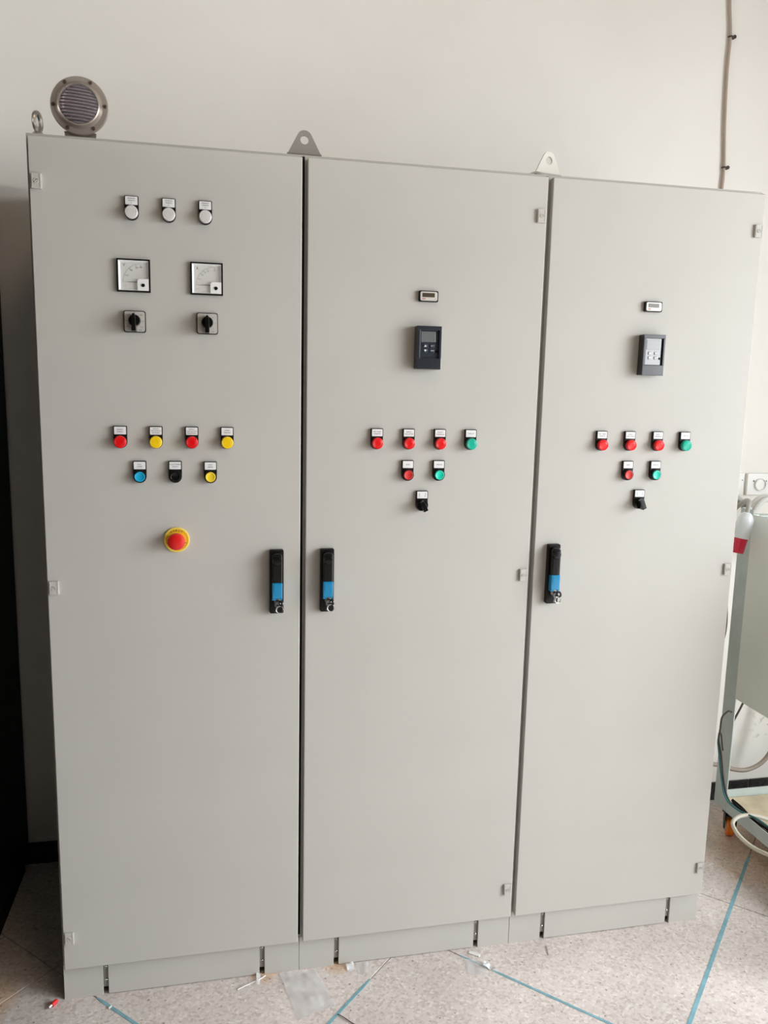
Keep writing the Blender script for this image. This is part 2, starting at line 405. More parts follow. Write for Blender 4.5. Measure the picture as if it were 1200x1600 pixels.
# skirting tiles
b = new_bm(); box(b, X0, X1, Y1-0.004, Y1, 0, 0.0745)
base = tag(obj('baseboard_back', b, mat('skirting_mortar', (0.62, 0.60, 0.56), 0.9), smooth=False), 'row of glossy black skirting tiles along the white wall', kind='structure')
sk = None; k = 0; x = 2.4355 - 0.25*12
while x < X1-0.26:
    if sk is None:
        b = new_bm(); box(b, 0.002, 0.248, -0.006, 0, 0.0, 0.074, 0.0015); sk = obj('skirting_tile', b, SKIRT, base, (x, Y1-0.004, 0))
    else:
        o = sk.copy(); C.objects.link(o); o.parent = base; o.location = (x, Y1-0.004, 0)
    x += 0.25

# ---------------------------------------------------------------- panel devices (parts of an enclosure, origin on the door face)
def holder_outline(w=0.030, top=0.036, rb=0.0155, zc=0.0):
    o = [(w/2-0.0015, top), (-w/2+0.0015, top), (-w/2, top-0.0015)]
    for k in range(0, 17):
        a = R(180 + 180*k/16); o.append((rb*math.cos(a)*(w/2/rb), zc + rb*math.sin(a)))
    o.append((w/2, top-0.0015)); return o

def legend(parent, lines, size=0.0038, vertical=None):
    b = new_bm(); prism(b, rrect(0.0262, 0.0175, 0.0012, 3), -0.0088, -0.0075, 0.0003)
    n = len(lines)
    for i, s in enumerate(lines):
        text(b, s, size if n < 3 else size*0.92, 0, -0.0089, ((n-1)/2-i)*(0.0052 if n < 3 else 0.0046))
    if vertical:
        text(b, vertical[0], 0.0034, -0.0075, -0.0089, 0, rot=R(90)); text(b, vertical[1], 0.0034, 0.0080, -0.0089, 0, rot=R(90))
    return obj('legend_plate', b, [WHITEP, INK], parent, (0, 0, 0.0255))

def holder(name, label, par, x, z):
    b = new_bm(); prism(b, holder_outline(), -0.0078, 0.0, 0.0006)
    lathe(b, [(0.0148, 0.005), (0.0148, 0.0105), (0.0138, 0.0118), (0.0125, 0.0120)], FRONT(0, 0, 0))
    o = obj(name, b, BLACK, par, (x, -0.0002, z)); return tag(o, label)

def lamp(par, x, z, m, color, lines):
    o = holder('indicator_lamp', color+' indicator lamp with printed legend', par, x, z)
    b = new_bm()
    lathe(b, [(0.0140, 0.008), (0.0142, 0.0175), (0.0134, 0.0192), (0.0118, 0.0200), (0.0108, 0.0196), (0.0096, 0.0201), (0.0086, 0.0197), (0.0070, 0.0202), (0.0058, 0.0198), (0.0040, 0.0202), (0.0022, 0.0199), (0, 0.0202)], FRONT(0, 0, 0), 36)
    obj('lens', b, m, o); legend(o, lines); return o

def push(par, x, z, m, color, lines):
    o = holder('push_button', color+' push button with printed legend', par, x, z)
    b = new_bm()
    lathe(b, [(0.0145, 0.007), (0.0145, 0.0135), (0.0135, 0.0148), (0.0122, 0.0150), (0.0122, 0.0120)], FRONT(0, 0, 0), 36)
    obj('bezel', b, BLACKG if m is not REDB and m is not GREENB else BLACK, o)
    b = new_bm()
    lathe(b, [(0.0119, 0.010), (0.0119, 0.0158), (0.0112, 0.0170), (0.0100, 0.0172), (0.0088, 0.0164), (0.004, 0.0158), (0, 0.0157)], FRONT(0, 0, 0), 36)
    obj('button_cap', b, m, o); legend(o, lines); return o

def selector(par, x, z):
    o = holder('selector_switch', 'black two-position selector switch', par, x, z)
    b = new_bm()
    lathe(b, [(0.0145, 0.007), (0.0145, 0.0140), (0.0138, 0.0150), (0.0, 0.0150)], FRONT(0, 0, 0), 32)
    obj('bezel', b, BLACKG, o)
    b = new_bm()
    prism(b, [(-0.0050, 0.0125), (0.0050, 0.0125), (0.0065, 0.0), (0.0055, -0.0145), (-0.0055, -0.0145), (-0.0065, 0.0)], -0.031, -0.0145, 0.0012)
    k = obj('knob', b, BLACKG, o, rot=(0, R(-26), 0))
    legend(o, [], vertical=('AUTO', 'MANU')); return o

def meter(par, x, z, unit, marks, name):
    b = new_bm()   # square black housing frame
    S = 0.036
    for (a, c, d, e) in ((-S, S, S-0.0034, S), (-S, S, -S, -S+0.0034), (-S, -S+0.0034, -S+0.0034, S-0.0034), (S-0.0034, S, -S+0.0034, S-0.0034)):
        box(b, a, c, -0.0075, 0, d, e, 0.0004)
    o = tag(obj(name, b, BLACK, par, (x, -0.0002, z)), {'V': 'square analogue voltmeter', 'A': 'square analogue ammeter'}[unit])
    # white inner bezel with sloping walls down to the dial
    t = new_bm(); I = S-0.0034; D = S-0.0075
    outer = [(-I, -I), (I, -I), (I, I), (-I, I)]; inner = [(-D, -D-0.001), (D, -D-0.001), (D, D), (-D, D)]
    va = [t.verts.new((p[0], -0.0068, p[1])) for p in outer]; vb = [t.verts.new((p[0], -0.0012, p[1])) for p in inner]
    for k in range(4): t.faces.new((va[k], va[(k+1) % 4], vb[(k+1) % 4], vb[k]))
    t.normal_update()
    obj('bezel', t, WHITEP, o, smooth=False)
    b = new_bm(); box(b, -I, I, -0.0013, -0.0004, -I, I)
    text(b, unit, 0.0078, -0.021, -0.0014, 0.0225)
    px, pz = 0.021, -0.0135
    prev = None
    for k in range(33):     # scale arc as short bars
        a = R(180 - 90*k/32); p = (px+0.0445*math.cos(a), pz+0.0415*math.sin(a))
        if prev:
            m_ = ((p[0]+prev[0])/2, (p[1]+prev[1])/2); ang = math.atan2(p[1]-prev[1], p[0]-prev[0])
            if abs(p[0]) < 0.0275 and abs(p[1]) < 0.0275:
                box(b, -0.0022, 0.0022, -0.0001, 0.0001, -0.00018, 0.00018, mi=1, M=Matrix.Translation((m_[0], -0.0015, m_[1])) @ Matrix.Rotation(-ang, 4, 'Y'))
        prev = p
    for mx_, mz_, s in marks:
        text(b, s, 0.0042, mx_, -0.0015, mz_)
        d = Vector((mx_-px, mz_-pz)).normalized(); q = Vector((mx_, mz_)) + d*0.0042; ang = math.atan2(d.y, d.x)
        box(b, -0.0018, 0.0018, -0.0001, 0.0001, -0.0003, 0.0003, mi=1, M=Matrix.Translation((q.x, -0.0015, q.y)) @ Matrix.Rotation(-ang, 4, 'Y'))
    text(b, '~  1,5' if unit == 'V' else '/5A  1,5', 0.0028, -0.0205, -0.0015, -0.0225)
    obj('dial', b, [DIAL, INK], o, smooth=False)
    b = new_bm(); prism(b, [(-0.0260, -0.0137), (0.008, -0.0126), (0.008, -0.0146)], -0.0036, -0.0030)
    obj('needle', b, INK, o, smooth=False)
    b = new_bm(); prism(b, [(0.0325, -0.0325), (0.0325, -0.0065), (0.0125, -0.0065), (0.009, -0.0085), (0.0075, -0.012), (0.0075, -0.0325)], -0.0072, -0.001, 0.0006)
    obj('pivot_cover', b, WHITEP, o)
    b = new_bm(); lathe(b, [(0.0038, 0.006), (0.0038, 0.0086), (0.0030, 0.0092), (0, 0.0092)], FRONT(0.0205, 0, -0.0205), 20)
    obj('zero_screw', b, BLACKG, o)
    b = new_bm(); box(b, -I, I, -0.0070, -0.0068, -I, I); obj('front_glass', b, GLASS, o, smooth=False)
    return o

def cam_switch(par, x, z, items):
    b = new_bm(); prism(b, rrect(0.0480, 0.0480, 0.005, 5), -0.0070, 0, 0.0008)
    o = tag(obj('rotary_switch', b, BLACK, par, (x, -0.0002, z)), 'square rotary switch with silver face and black knob')
    b = new_bm(); prism(b, rrect(0.0442, 0.0442, 0.004, 5), -0.0080, -0.0068, 0.0003)
    for s, px, pz, sz in items: text(b, s, sz, px, -0.0082, pz)
    obj('face_plate', b, [SILVERP, INK], o)
    b = new_bm()
    lathe(b, [(0.0135, 0.007), (0.0128, 0.019), (0.0118, 0.0205), (0, 0.0205)], FRONT(0, 0, 0.002), 32)
    prism(b, [(-0.0030, 0.0150), (0.0, 0.0168), (0.0030, 0.0150), (0.0042, 0.004), (0.0048, -0.0205), (0.0035, -0.0225), (-0.0035, -0.0225), (-0.0048, -0.0205), (-0.0042, 0.004)], -0.038, -0.0078, 0.0014)
    k = obj('knob', b, BLACKG, o)
    return o

def counter(par, x, z):
    b = new_bm(); prism(b, rrect(0.048, 0.026, 0.003, 4), -0.0085, 0, 0.0008)
    o = tag(obj('hour_counter', b, BLACK, par, (x, -0.0002, z)), 'small rectangular hour counter')
    b = new_bm(); prism(b, rrect(0.0425, 0.0215, 0.004, 4), -0.0096, -0.0080, 0.0006); text(b, 'h', 0.0035, 0.016, -0.0098, -0.0065)
    box(b, -0.0165, -0.0085, -0.00985, -0.0096, -0.0082, -0.0045, mi=2)
    obj('face_plate', b, [SILVERP, INK, mat('faded_red_print', (0.55, 0.25, 0.22), 0.5)], o)
    b = new_bm(); box(b, -0.0165, 0.0145, -0.0100, -0.0094, -0.0025, 0.0075, 0.0003); obj('window', b, LCDBR, o)
    return o

def keypad(par, x, z):
    w, h, d = 0.062, 0.103, 0.026
    b = new_bm()
    box(b, -w/2, w/2, -0.018, 0, -h/2, h/2, 0.0022)
    box(b, -w/2, w/2, -d, -0.016, -h/2, -h/2+0.0265, 0.0018)             # proud lower cover
    box(b, -w/2, -w/2+0.0085, -d, -0.016, -h/2+0.0260, h/2-0.0092, 0.0010); box(b, w/2-0.0065, w/2, -d, -0.016, -h/2+0.0260, h/2-0.0092, 0.0010)
    box(b, -w/2, w/2, -d, -0.016, h/2-0.0095, h/2, 0.0012)
    o = tag(obj('drive_keypad', b, DARKB, par, (x, -0.0002, z)), 'black drive keypad with display and arrow keys')
    b = new_bm(); box(b, -w/2+0.0085, w/2-0.0065, -0.0205, -0.017, -h/2+0.0265, h/2-0.0095, 0.0006)
    obj('keypad_face', b, KEYF, o)
    b = new_bm(); box(b, -0.0195, 0.0165, -0.0215, -0.0200, 0.0135, 0.0385, 0.0005); obj('display', b, LCD, o)
    WP = mat('white_print', (0.8, 0.8, 0.82), 0.5)
    for kx, kz, kind in ((-0.0085, 0.0045, 'up'), (-0.0085, -0.0070, 'down'), (0.0085, 0.0045, 'ESC'), (0.0085, -0.0070, 'ENT')):
        b = new_bm(); prism(b, rrect(0.0105, 0.0085, 0.0025, 4), -0.0222, -0.0200, 0.0005)
        if kind == 'up': prism(b, [(-0.003, -0.0022), (0.003, -0.0022), (0, 0.0030)], -0.0225, -0.0221, mi=1)
        elif kind == 'down': prism(b, [(-0.003, 0.0022), (0.003, 0.0022), (0, -0.0030)], -0.0225, -0.0221, mi=1)
        else: text(b, kind, 0.0036, 0, -0.0223, 0)
        obj('key_button', b, [KEYF, WP], o, (kx, 0, kz))
    b = new_bm(); lathe(b, [(0.003, 0.0195), (0.003, 0.0225), (0.0022, 0.0230), (0, 0.0230)], FRONT(0.0200, 0, -0.0085), 16); obj('latch', b, BLACKG, o)
    return o

def estop(par, x, z):
    b = new_bm()
    lathe(b, [(0.0300, 0.0), (0.0300, 0.0030), (0.0292, 0.0042), (0.0262, 0.0042), (0.0256, 0.0036)], FRONT(0, 0, 0), 48, mi=0)
    lathe(b, [(0.0258, 0.0034), (0.0, 0.0036)], FRONT(0, 0, 0), 48, mi=1)
    rr = 0.0222
    for s, a0, a1, flip in (('ARRET', 122, 58, False), ("D'URGENCE", 200, 340, True)):
        n = len(s)
        for i, ch in enumerate(s):
            a = R(a0 + (a1-a0)*i/(n-1))
            text(b, ch, 0.0058, rr*math.cos(a), -0.0040, rr*math.sin(a), mi=2, rot=(a-R(90)) if not flip else (a+R(90)))
    o = tag(obj('emergency_stop', b, [EMYL, EMY, INK], par, (x, -0.0002, z)), 'red mushroom emergency stop on a yellow disc')
    b = new_bm()
    lathe(b, [(0.0145, 0.003), (0.0145, 0.0150), (0.0135, 0.0170)], FRONT(0, 0, 0), 32); obj('collar', b, EMR, o)
    b = new_bm()
    lathe(b, [(0.0120, 0.017), (0.0185, 0.0195), (0.0200, 0.0225), (0.0200, 0.0285), (0.0185, 0.0315), (0.0140, 0.0335), (0.007, 0.0345), (0, 0.0348)], FRONT(0, 0, 0), 40)
    obj('mushroom_head', b, EMR, o)
    return o

def swing_handle(par, x, z):
    b = new_bm(); prism(b, rrect(0.034, 0.160, 0.004, 5), -0.0125, 0, 0.0022)
    o = tag(obj('swing_handle', b, BLACK, par, (x, -0.0002, z)), 'black swing handle with a blue label holder')
    b = new_bm()    # lever: thick bar with a rounded swelling at its top pivot
    prism(b, rrect(0.0245, 0.100, 0.0085, 6, 0.0, 0.0235), -0.0290, -0.0110, 0.0040)
    obj('lever', b, BLACKG, o)
    b = new_bm(); lathe(b, [(0.0115, 0.008), (0.0115, 0.030), (0.0100, 0.0325), (0.0, 0.0335)], FRONT(0, 0, 0.0555), 32); obj('pivot_cap', b, BLACKG, o)
    b = new_bm(); box(b, -0.0125, 0.0125, -0.0310, -0.0105, -0.0385, 0.0015, 0.0022)
    box(b, -0.0085, 0.0085, -0.0318, -0.0308, -0.022, -0.002, 0.0004)
    prism(b, [(-0.0125, -0.0385), (-0.0125, -0.0425), (-0.004, -0.0425), (-0.002, -0.0385)], -0.0285, -0.0105, 0.0006)
    prism(b, [(0.0125, -0.0385), (0.0125, -0.0415), (0.006, -0.0415), (0.005, -0.0385)], -0.0285, -0.0105, 0.0006)
    obj('label_holder', b, HBLUE, o)
    b = new_bm(); lathe(b, [(0.0085, 0.010), (0.0085, 0.0175), (0.0075, 0.0185), (0, 0.0185)], FRONT(0.0015, 0, -0.0475), 28); obj('lock_cylinder', b, STEEL, o)
    return o

def hinge(par, x, z):
    b = new_bm(); box(b, -0.0105, 0.0105, -0.0062, 0, -0.0160, 0.0160, 0.0008)
    box(b, -0.0085, -0.0075, -0.0068, -0.006, -0.014, 0.014); box(b, 0.0075, 0.0085, -0.0068, -0.006, -0.014, 0.014)
    lathe(b, [(0.0052, 0.0058), (0.0052, 0.0072), (0.0038, 0.0072), (0.0038, 0.0063), (0, 0.0063)], FRONT(0, 0, 0), 20)
    box(b, -0.0046, 0.0046, -0.0072, -0.0062, -0.0009, 0.0009, M=Matrix.Rotation(R(-38), 4, 'Y'))
    o = obj('hinge_cover', b, PAINT, par, (x, -0.0002, z)); return o

# ---------------------------------------------------------------- the three enclosures
HT, PB, PW = 2.10, 0.10, 0.589
def enclosure(x0, label, hinge_side, handle_x):
    e = thing('control_cabinet', label, 'cabinet', (x0, 0.0, 0), group='grey control cabinets bayed in a row')
    b = new_bm()    # body: shell with a folded rim facing the door
    t = 0.0025; xl, xr, yf, yb = -0.0070, 0.5940, 0.024, 0.640
    box(b, xl, xl+t, yf, yb, PB+t, HT-t); box(b, xr-t, xr, yf, yb, PB+t, HT-t); box(b, xl, xr, yf, yb, HT-t, HT)
    box(b, xl, xr, yf, yb, PB, PB+t); box(b, xl+t, xr-t, yb-t, yb, PB+t, HT-t)
    box(b, xl+t, xl+0.025, yf, yf+t, PB+0.03, HT-0.03); box(b, xr-0.025, xr-t, yf, yf+t, PB+0.03, HT-0.03)
    box(b, xl+t, xr-t, yf, yf+t, PB+t, PB+0.03); box(b, xl+t, xr-t, yf, yf+t, HT-0.03, HT-t)
    obj('body', b, PAINT, e, smooth=False)
    b = new_bm(); box(b, 0.0, PW, 0.0, 0.0195, PB+0.0, PB+1.990, 0.0022, seg=3)
    obj('door', b, PAINT, e)
    b = new_bm()
    for (a, c, d, f) in ((0.010, 0.020, PB+0.02, HT-0.02), (PW-0.020, PW-0.010, PB+0.02, HT-0.02), (0.010, PW-0.010, PB+0.012, PB+0.022), (0.010, PW-0.010, HT-0.022, HT-0.014)):
        box(b, a, c, 0.0192, 0.0242, d, f, 0.001)
    obj('door_gasket', b, BLACKM, e)
    b = new_bm(); box(b, PW+0.0004, 0.5968, 0.0212, 0.0236, PB+0.008, HT-0.004, 0.0006)
    obj('gap_strip', b, BLACKM, e)  # black strip covering the left half of the door gap
    # plinth: two front corners, long front panel between them, brackets in the slots, side and back panels
    for (a, c) in ((-0.0070, 0.088), (0.502, 0.5940)):
        b = new_bm(); box(b, a, c, 0.0225, 0.0245, 0.0, PB-0.0005, 0.0006)
        s = a if a < 0.3 else c-0.002
        box(b, s, s+0.002, 0.0235, 0.11, 0.0, PB-0.001)
        box(b, (c-0.002) if a < 0.3 else a, c if a < 0.3 else a+0.002, 0.0235, 0.0285, 0.0, PB-0.001)
        obj('plinth_corner', b, PAINT, e, smooth=False)
    b = new_bm(); box(b, 0.1015, 0.4885, 0.0225, 0.0245, 0.002, PB-0.001, 0.0006)
    box(b, 0.1015, 0.1035, 0.0235, 0.0285, 0.002, PB-0.001); box(b, 0.4865, 0.4885, 0.0235, 0.0285, 0.002, PB-0.001)
    obj('plinth_panel', b, PAINT, e, smooth=False)
    for sx in (0.0955, 0.4955):
        b = new_bm(); box(b, sx-0.022, sx+0.022, 0.0290, 0.0310, 0.018, PB-0.002)
        br = obj('plinth_bracket', b, mat('dull_bracket_steel', (0.30, 0.28, 0.26), 0.5, metal=0.3), e, smooth=False)
        for sz in (0.038, 0.076):
            b = new_bm(); lathe(b, [(0.0042, 0), (0.0042, 0.002), (0.0026, 0.0036), (0, 0.0040)], FRONT(0, 0, 0), 14); box(b, -0.0028, 0.0028, -0.0043, -0.003, -0.0005, 0.0005, mi=1)
            obj('screw', b, [CHROME, BLACKM], br, (sx, 0.0290, sz))
    b = new_bm(); box(b, -0.005, -0.003, 0.112, 0.63, 0, PB-0.001); box(b, 0.589, 0.591, 0.112, 0.63, 0, PB-0.001); box(b, -0.003, 0.589, 0.628, 0.630, 0, PB-0.001)
    obj('plinth_side_panels', b, PAINT, e, smooth=False)
    hx = 0.0155 if hinge_side == 'L' else PW-0.0155
    for z in (1.996, 1.094, 0.189): hinge(e, hx, z)
    swing_handle(e, handle_x, 1.096)
    return e

E1 = enclosure(0.0, 'left grey control cabinet with two analogue meters and emergency stop', 'L', 0.531)
E2 = enclosure(0.602, 'middle grey control cabinet between its two neighbours, one dark keypad', 'R', 0.0535)
E3 = enclosure(1.204, 'right grey control cabinet nearest the socket and steel trolley', 'R', 0.0515)

# left cabinet devices
cx = 0.2925
for i, s in enumerate(('L1', 'L2', 'L3')):
    lamp(E1, 0.2115+0.0795*i, 1.942, CLEARL, 'clear white', ['PRESENCE', 'TENSION', s])
meter(E1, 0.2120, 1.8080, 'V', ((-0.0145, 0.0, '100'), (-0.0050, 0.0120, '200'), (0.0065, 0.0175, '300'), (0.0155, 0.0190, '400')), 'voltmeter')
meter(E1, 0.3720, 1.8085, 'A', ((-0.0155, -0.001, '10'), (-0.0095, 0.0085, '20'), (-0.0035, 0.0135, '30'), (0.0030, 0.0170, '40'), (0.0180, 0.0195, '60')), 'ammeter')
cam_switch(E1, 0.2120, 1.7075, [('0', 0, 0.0195, 0.0035), ('L1-L2', -0.0135, 0.0145, 0.003), ('L2-L3', 0.0140, 0.0145, 0.003), ('L1-N', -0.0180, 0.001, 0.003), ('L3-L1', 0.0183, 0.001, 0.003), ('L2-N', -0.014, -0.011, 0.003), ('L3-N', 0.0145, -0.012, 0.003), ('VOLT', 0.0120, -0.0185, 0.0030)])
cam_switch(E1, 0.3720, 1.7090, [('0', 0, 0.0195, 0.0035), ('1', 0.0130, 0.0130, 0.0035), ('2', 0.0180, 0.001, 0.0035), ('3', 0.0130, -0.0115, 0.0035), ('AMP', 0.0120, -0.0185, 0.0030)])
lamp(E1, 0.1735, 1.4365, RED, 'red', ['DEFAUT', 'RESEAU'])
lamp(E1, 0.2525, 1.4365, YEL, 'yellow', ['DEFAUT', 'VENTILATION', '1ER NIVEAU'])
lamp(E1, 0.3335, 1.4365, RED, 'red', ['DEFAUT', 'VENTILATION', '2EME NIVEAU'])
lamp(E1, 0.4145, 1.4365, YEL, 'yellow', ['NIVEAU', 'TRES BAS'])
push(E1, 0.2145, 1.3560, BLUE, 'blue', ['ESSAI', 'LAMPES'])
push(E1, 0.2945, 1.3560, BLACKG, 'black', ['ACQUITTEMENT', 'DEFAUT'])
push(E1, 0.3750, 1.3550, YELB, 'yellow', ['ARRET', 'SIRENE'])
estop(E1, 0.2945, 1.2035)

for e, x0, c in ((E2, 0.602, 0.8950), (E3, 1.204, 1.4920)):
    q = c - x0
    counter(e, q, 1.7925)
    keypad(e, q, 1.6700)
    for k, (m, cn, ln) in enumerate(((RED, 'red', ['DEF. CABLE', 'URGENCE']), (RED, 'red', ['DEFAUT', 'VAR. VITESSE']), (RED, 'red', ['DEFAUT', 'THERMIQUE']), (GREEN, 'green', ['MARCHE']))):
        lamp(e, q-0.120+0.0800*k, 1.4375, m, cn, ln)
    push(e, q-0.0405, 1.3595, REDB, 'red', ['ARRET'])
    push(e, q+0.0395, 1.3595, GREENB, 'green', ['MARCHE'])
    selector(e, q-0.0015, 1.2830)

# lifting lugs and eyebolt on the cabinet tops
def lug(par, x, y, m, rz):
    hz, hr, ht = 0.034, 0.0098, 0.018
    base_w, top_r, top_c = 0.0405, 0.0180, 0.0375
    outer = []; N = 48
    # outline hit by rays from the hole centre
    tri = [(-base_w, 0.0), (base_w, 0.0)]
    arc = [(top_r*math.cos(R(a)), top_c+top_r*math.sin(R(a))) for a in range(24, 157, 6)]
    poly = tri + arc
    def hit(a):
        d = (math.cos(a), math.sin(a)); best = 1
        for i in range(len(poly)):
            p, q = poly[i], poly[(i+1) % len(poly)]
            ex, ez = q[0]-p[0], q[1]-p[1]; den = d[0]*ez - d[1]*ex
            if abs(den) < 1e-9: continue
            s = (p[0]*ez - (p[1]-hz)*ex)/den; u = (p[0]*d[1]-(p[1]-hz)*d[0])/den
            if s > 0 and -1e-6 <= u <= 1+1e-6: best = min(best, s)
        return (d[0]*best, hz+d[1]*best)
    angs = sorted([2*PI*k/N for k in range(N)] + [math.atan2(-hz, -base_w) % (2*PI), math.atan2(-hz, base_w) % (2*PI)])
    t = bmesh.new(); T = 0.0025; R4 = []
    for a in angs:
        ox, oz = hit(a); ix, iz = hr*math.cos(a), hz+hr*math.sin(a)
        R4.append([t.verts.new((ox, -T, oz)), t.verts.new((ix, -T, iz)), t.verts.new((ix, T, iz)), t.verts.new((ox, T, oz))])
    n = len(R4)
    for k in range(n):
        A, B = R4[k], R4[(k+1) % n]
        for j in range(4): t.faces.new((A[j], A[(j+1) % 4], B[(j+1) % 4], B[j]))
    bmesh.ops.recalc_face_normals(t, faces=t.faces)
    b = new_bm(); merge(b, t)
    box(b, -base_w, base_w, -0.0025, 0.030, -0.0005, 0.0045, 0.0006)
    o = obj('lifting_lug', b, m, par, (x, y, HT+0.0075), (0, 0, rz))
    b = new_bm(); box(b, -0.040, 0.040, -0.002, 0.028, -0.0075, -0.0004); obj('dark_slot_block', b, BLACKM, o, smooth=False)  # black block painted in for the dark slot beneath the lug
    return o
tag(lug(E2, 0.599-0.602, 0.055, GREYLUG, 0), 'dull grey triangular lifting lug with a round hole')
tag(lug(E3, 1.2105-1.204, 0.055, REFLLUG, R(14)), 'triangular lifting lug with a round hole, bright reflection painted in cream')
b = new_bm()
ring = [(0.0165*math.cos(2*PI*k/28), 0, 0.034+0.0185*math.sin(2*PI*k/28)) for k in range(28)]
tube(b, ring, 0.0052, 10, n=1, closed=True)
lathe(b, [(0.019, 0), (0.019, 0.004), (0.0125, 0.0085), (0.008, 0.014), (0.006, 0.019), (0, 0.019)], None, 24)
tag(obj('lifting_eyebolt', b, STEEL, E1, (0.0110, 0.060, HT), (0, 0, R(76))), 'zinc lifting eyebolt')

# keys in the locks
def keys(x, z, label, swing=0):
    k = thing('key_pair', label, 'keys', (x, -0.0185, z), group='keys in the handle locks')
    b = new_bm()    # the key in the lock, its bow standing out
    box(b, -0.0011, 0.0011, -0.012, 0.0, -0.0035, 0.0035)
    lathe(b, [(0.0040, -0.0011), (0.0085, -0.0011), (0.0085, 0.0011), (0.0040, 0.0011), (0.0040, -0.0011)], Matrix.Translation((0, -0.017, -0.002)) @ Matrix.Rotation(R(90), 4, 'Y'), 24)
    obj('inserted_key', b, mat('dark_key', (0.10, 0.10, 0.105), 0.3, metal=0.8), k, rot=(0, 0, R(28)))
    b = new_bm()    # split ring
    tube(b, [(0.0086*math.cos(2*PI*i/24), 0, 0.0086*math.sin(2*PI*i/24)) for i in range(24)], 0.00085, 6, n=1, closed=True)
    tube(b, [(0.0086*math.cos(2*PI*i/24), -0.0015, 0.0086*math.sin(2*PI*i/24)) for i in range(24)], 0.00075, 6, n=1, closed=True)
    obj('key_ring', b, CHROME, k, (0.0035+swing, -0.0150, -0.0165), (0, 0, R(8)))
    b = new_bm()    # spare key hanging from the ring
    lathe(b, [(0.0030, -0.0009), (0.0080, -0.0009), (0.0080, 0.0009), (0.0030, 0.0009), (0.0030, -0.0009)], Matrix.Translation((0, 0, 0)) @ Matrix.Rotation(R(90), 4, 'X'), 24)
    box(b, -0.0026, 0.0026, -0.0009, 0.0009, -0.0190, -0.0060)
    obj('spare_key', b, mat('dark_key', (0.10, 0.10, 0.105), 0.3, metal=0.8), k, (-0.0005+swing, -0.0095, -0.0060), (0, R(14), R(12)))
    return k
keys(0.531+0.0015, 1.0485, 'silver keys on a ring in the left cabinet handle lock')
keys(0.6555+0.0015, 1.0485, 'silver keys on a ring in the middle cabinet handle lock', 0.001)
keys(1.2555+0.0015, 1.0485, 'silver keys on a ring in the right cabinet handle lock', 0.002)

# ---------------------------------------------------------------- siren on the left cabinet
S = thing('siren', 'round louvred alarm siren standing on the left cabinet top', 'siren', (0.094, 0.10, HT))
SZ = 0.087
Ms = FRONT(0, 0, SZ)
b = new_bm()
lathe(b, [(0.0500, -0.006), (0.0610, -0.006), (0.0625, -0.004), (0.0625, 0.0005), (0.0610, 0.0025), (0.0505, 0.0035), (0.0480, 0.0060), (0.0455, 0.0135), (0.0430, 0.0150), (0.0420, 0.0120), (0.0420, 0.0)], Ms, 64)
obj('flange', b, SIRENR, S)
b = new_bm(); lathe(b, [(0.0, 0.002), (0.0425, 0.002), (0.0500, -0.006), (0.0480, -0.030), (0.034, -0.052), (0.0, -0.055)], Ms, 48); obj('horn_body', b, SIRENB, S)
for k in range(12):
    zz = -0.0380 + 0.0069*k
    hw = math.sqrt(max(0.0415**2 - zz*zz, 0.00001))
    t = new_bm(); b = new_bm(); n = 10; rows = []
    for i in range(n+1):
        x = -hw + 2*hw*i/n
        q = math.sqrt(max(0, 1-(x/0.0425)**2-(zz/0.0425)**2)); d = 0.004+0.010*q
        rows.append([t.verts.new((x, -d+0.003, zz+0.0024)), t.verts.new((x, -d-0.0005, zz+0.0015)), t.verts.new((x, -d, zz-0.0016)), t.verts.new((x, -d+0.0035, zz-0.0018))])
    for A, B in zip(rows, rows[1:]):
        for j in range(4): t.faces.new((A[j], A[(j+1) % 4], B[(j+1) % 4], B[j]))
    t.faces.new(rows[0]); t.faces.new(rows[-1])
    bmesh.ops.recalc_face_normals(t, faces=t.faces); merge(b, t)
    obj('louvre_slat', b, SIRENS, S, (0, 0, SZ), (0, R(4), 0))
b = new_bm(); lathe(b, [(0.0440, 0.0135), (0.0405, 0.0185), (0.030, 0.0235), (0.015, 0.0255), (0, 0.0260)], Ms, 48); obj('clear_dome', b, film_mat('dome_cover', (0.8, 0.78, 0.78), 0.10, 0.05), S)
for k in range(6):
    a = R(30+60*k + 32); b = new_bm()
    lathe(b, [(0.0042, 0), (0.0042, 0.002), (0.0032, 0.0034), (0.0015, 0.0036), (0.0015, 0.0022), (0, 0.0022)], FRONT(0, 0, 0), 12)
    obj('flange_bolt', b, mat('bolt_bronze', (0.20, 0.15, 0.12), 0.35, metal=0.8), S, (0.0555*math.cos(a), -0.0026, SZ+0.0555*math.sin(a)))
b = new_bm(); prism(b, [(-0.030, 0), (0.029, 0), (0.034, 0.032), (-0.036, 0.032)], 0.006, 0.012); box(b, -0.030, 0.029, -0.01, 0.05, 0, 0.003)
prism(b, [(-0.030, 0), (0.029, 0), (0.034, 0.032), (-0.036, 0.032)], 0.046, 0.050)
obj('bracket', b, STEEL, S, smooth=False)
b = new_bm(); lathe(b, [(0.004, 0), (0.004, 0.003), (0.002, 0.005), (0, 0.005)], FRONT(0, 0.006, 0.016), 12); obj('bracket_screw', b, CHROME, S)

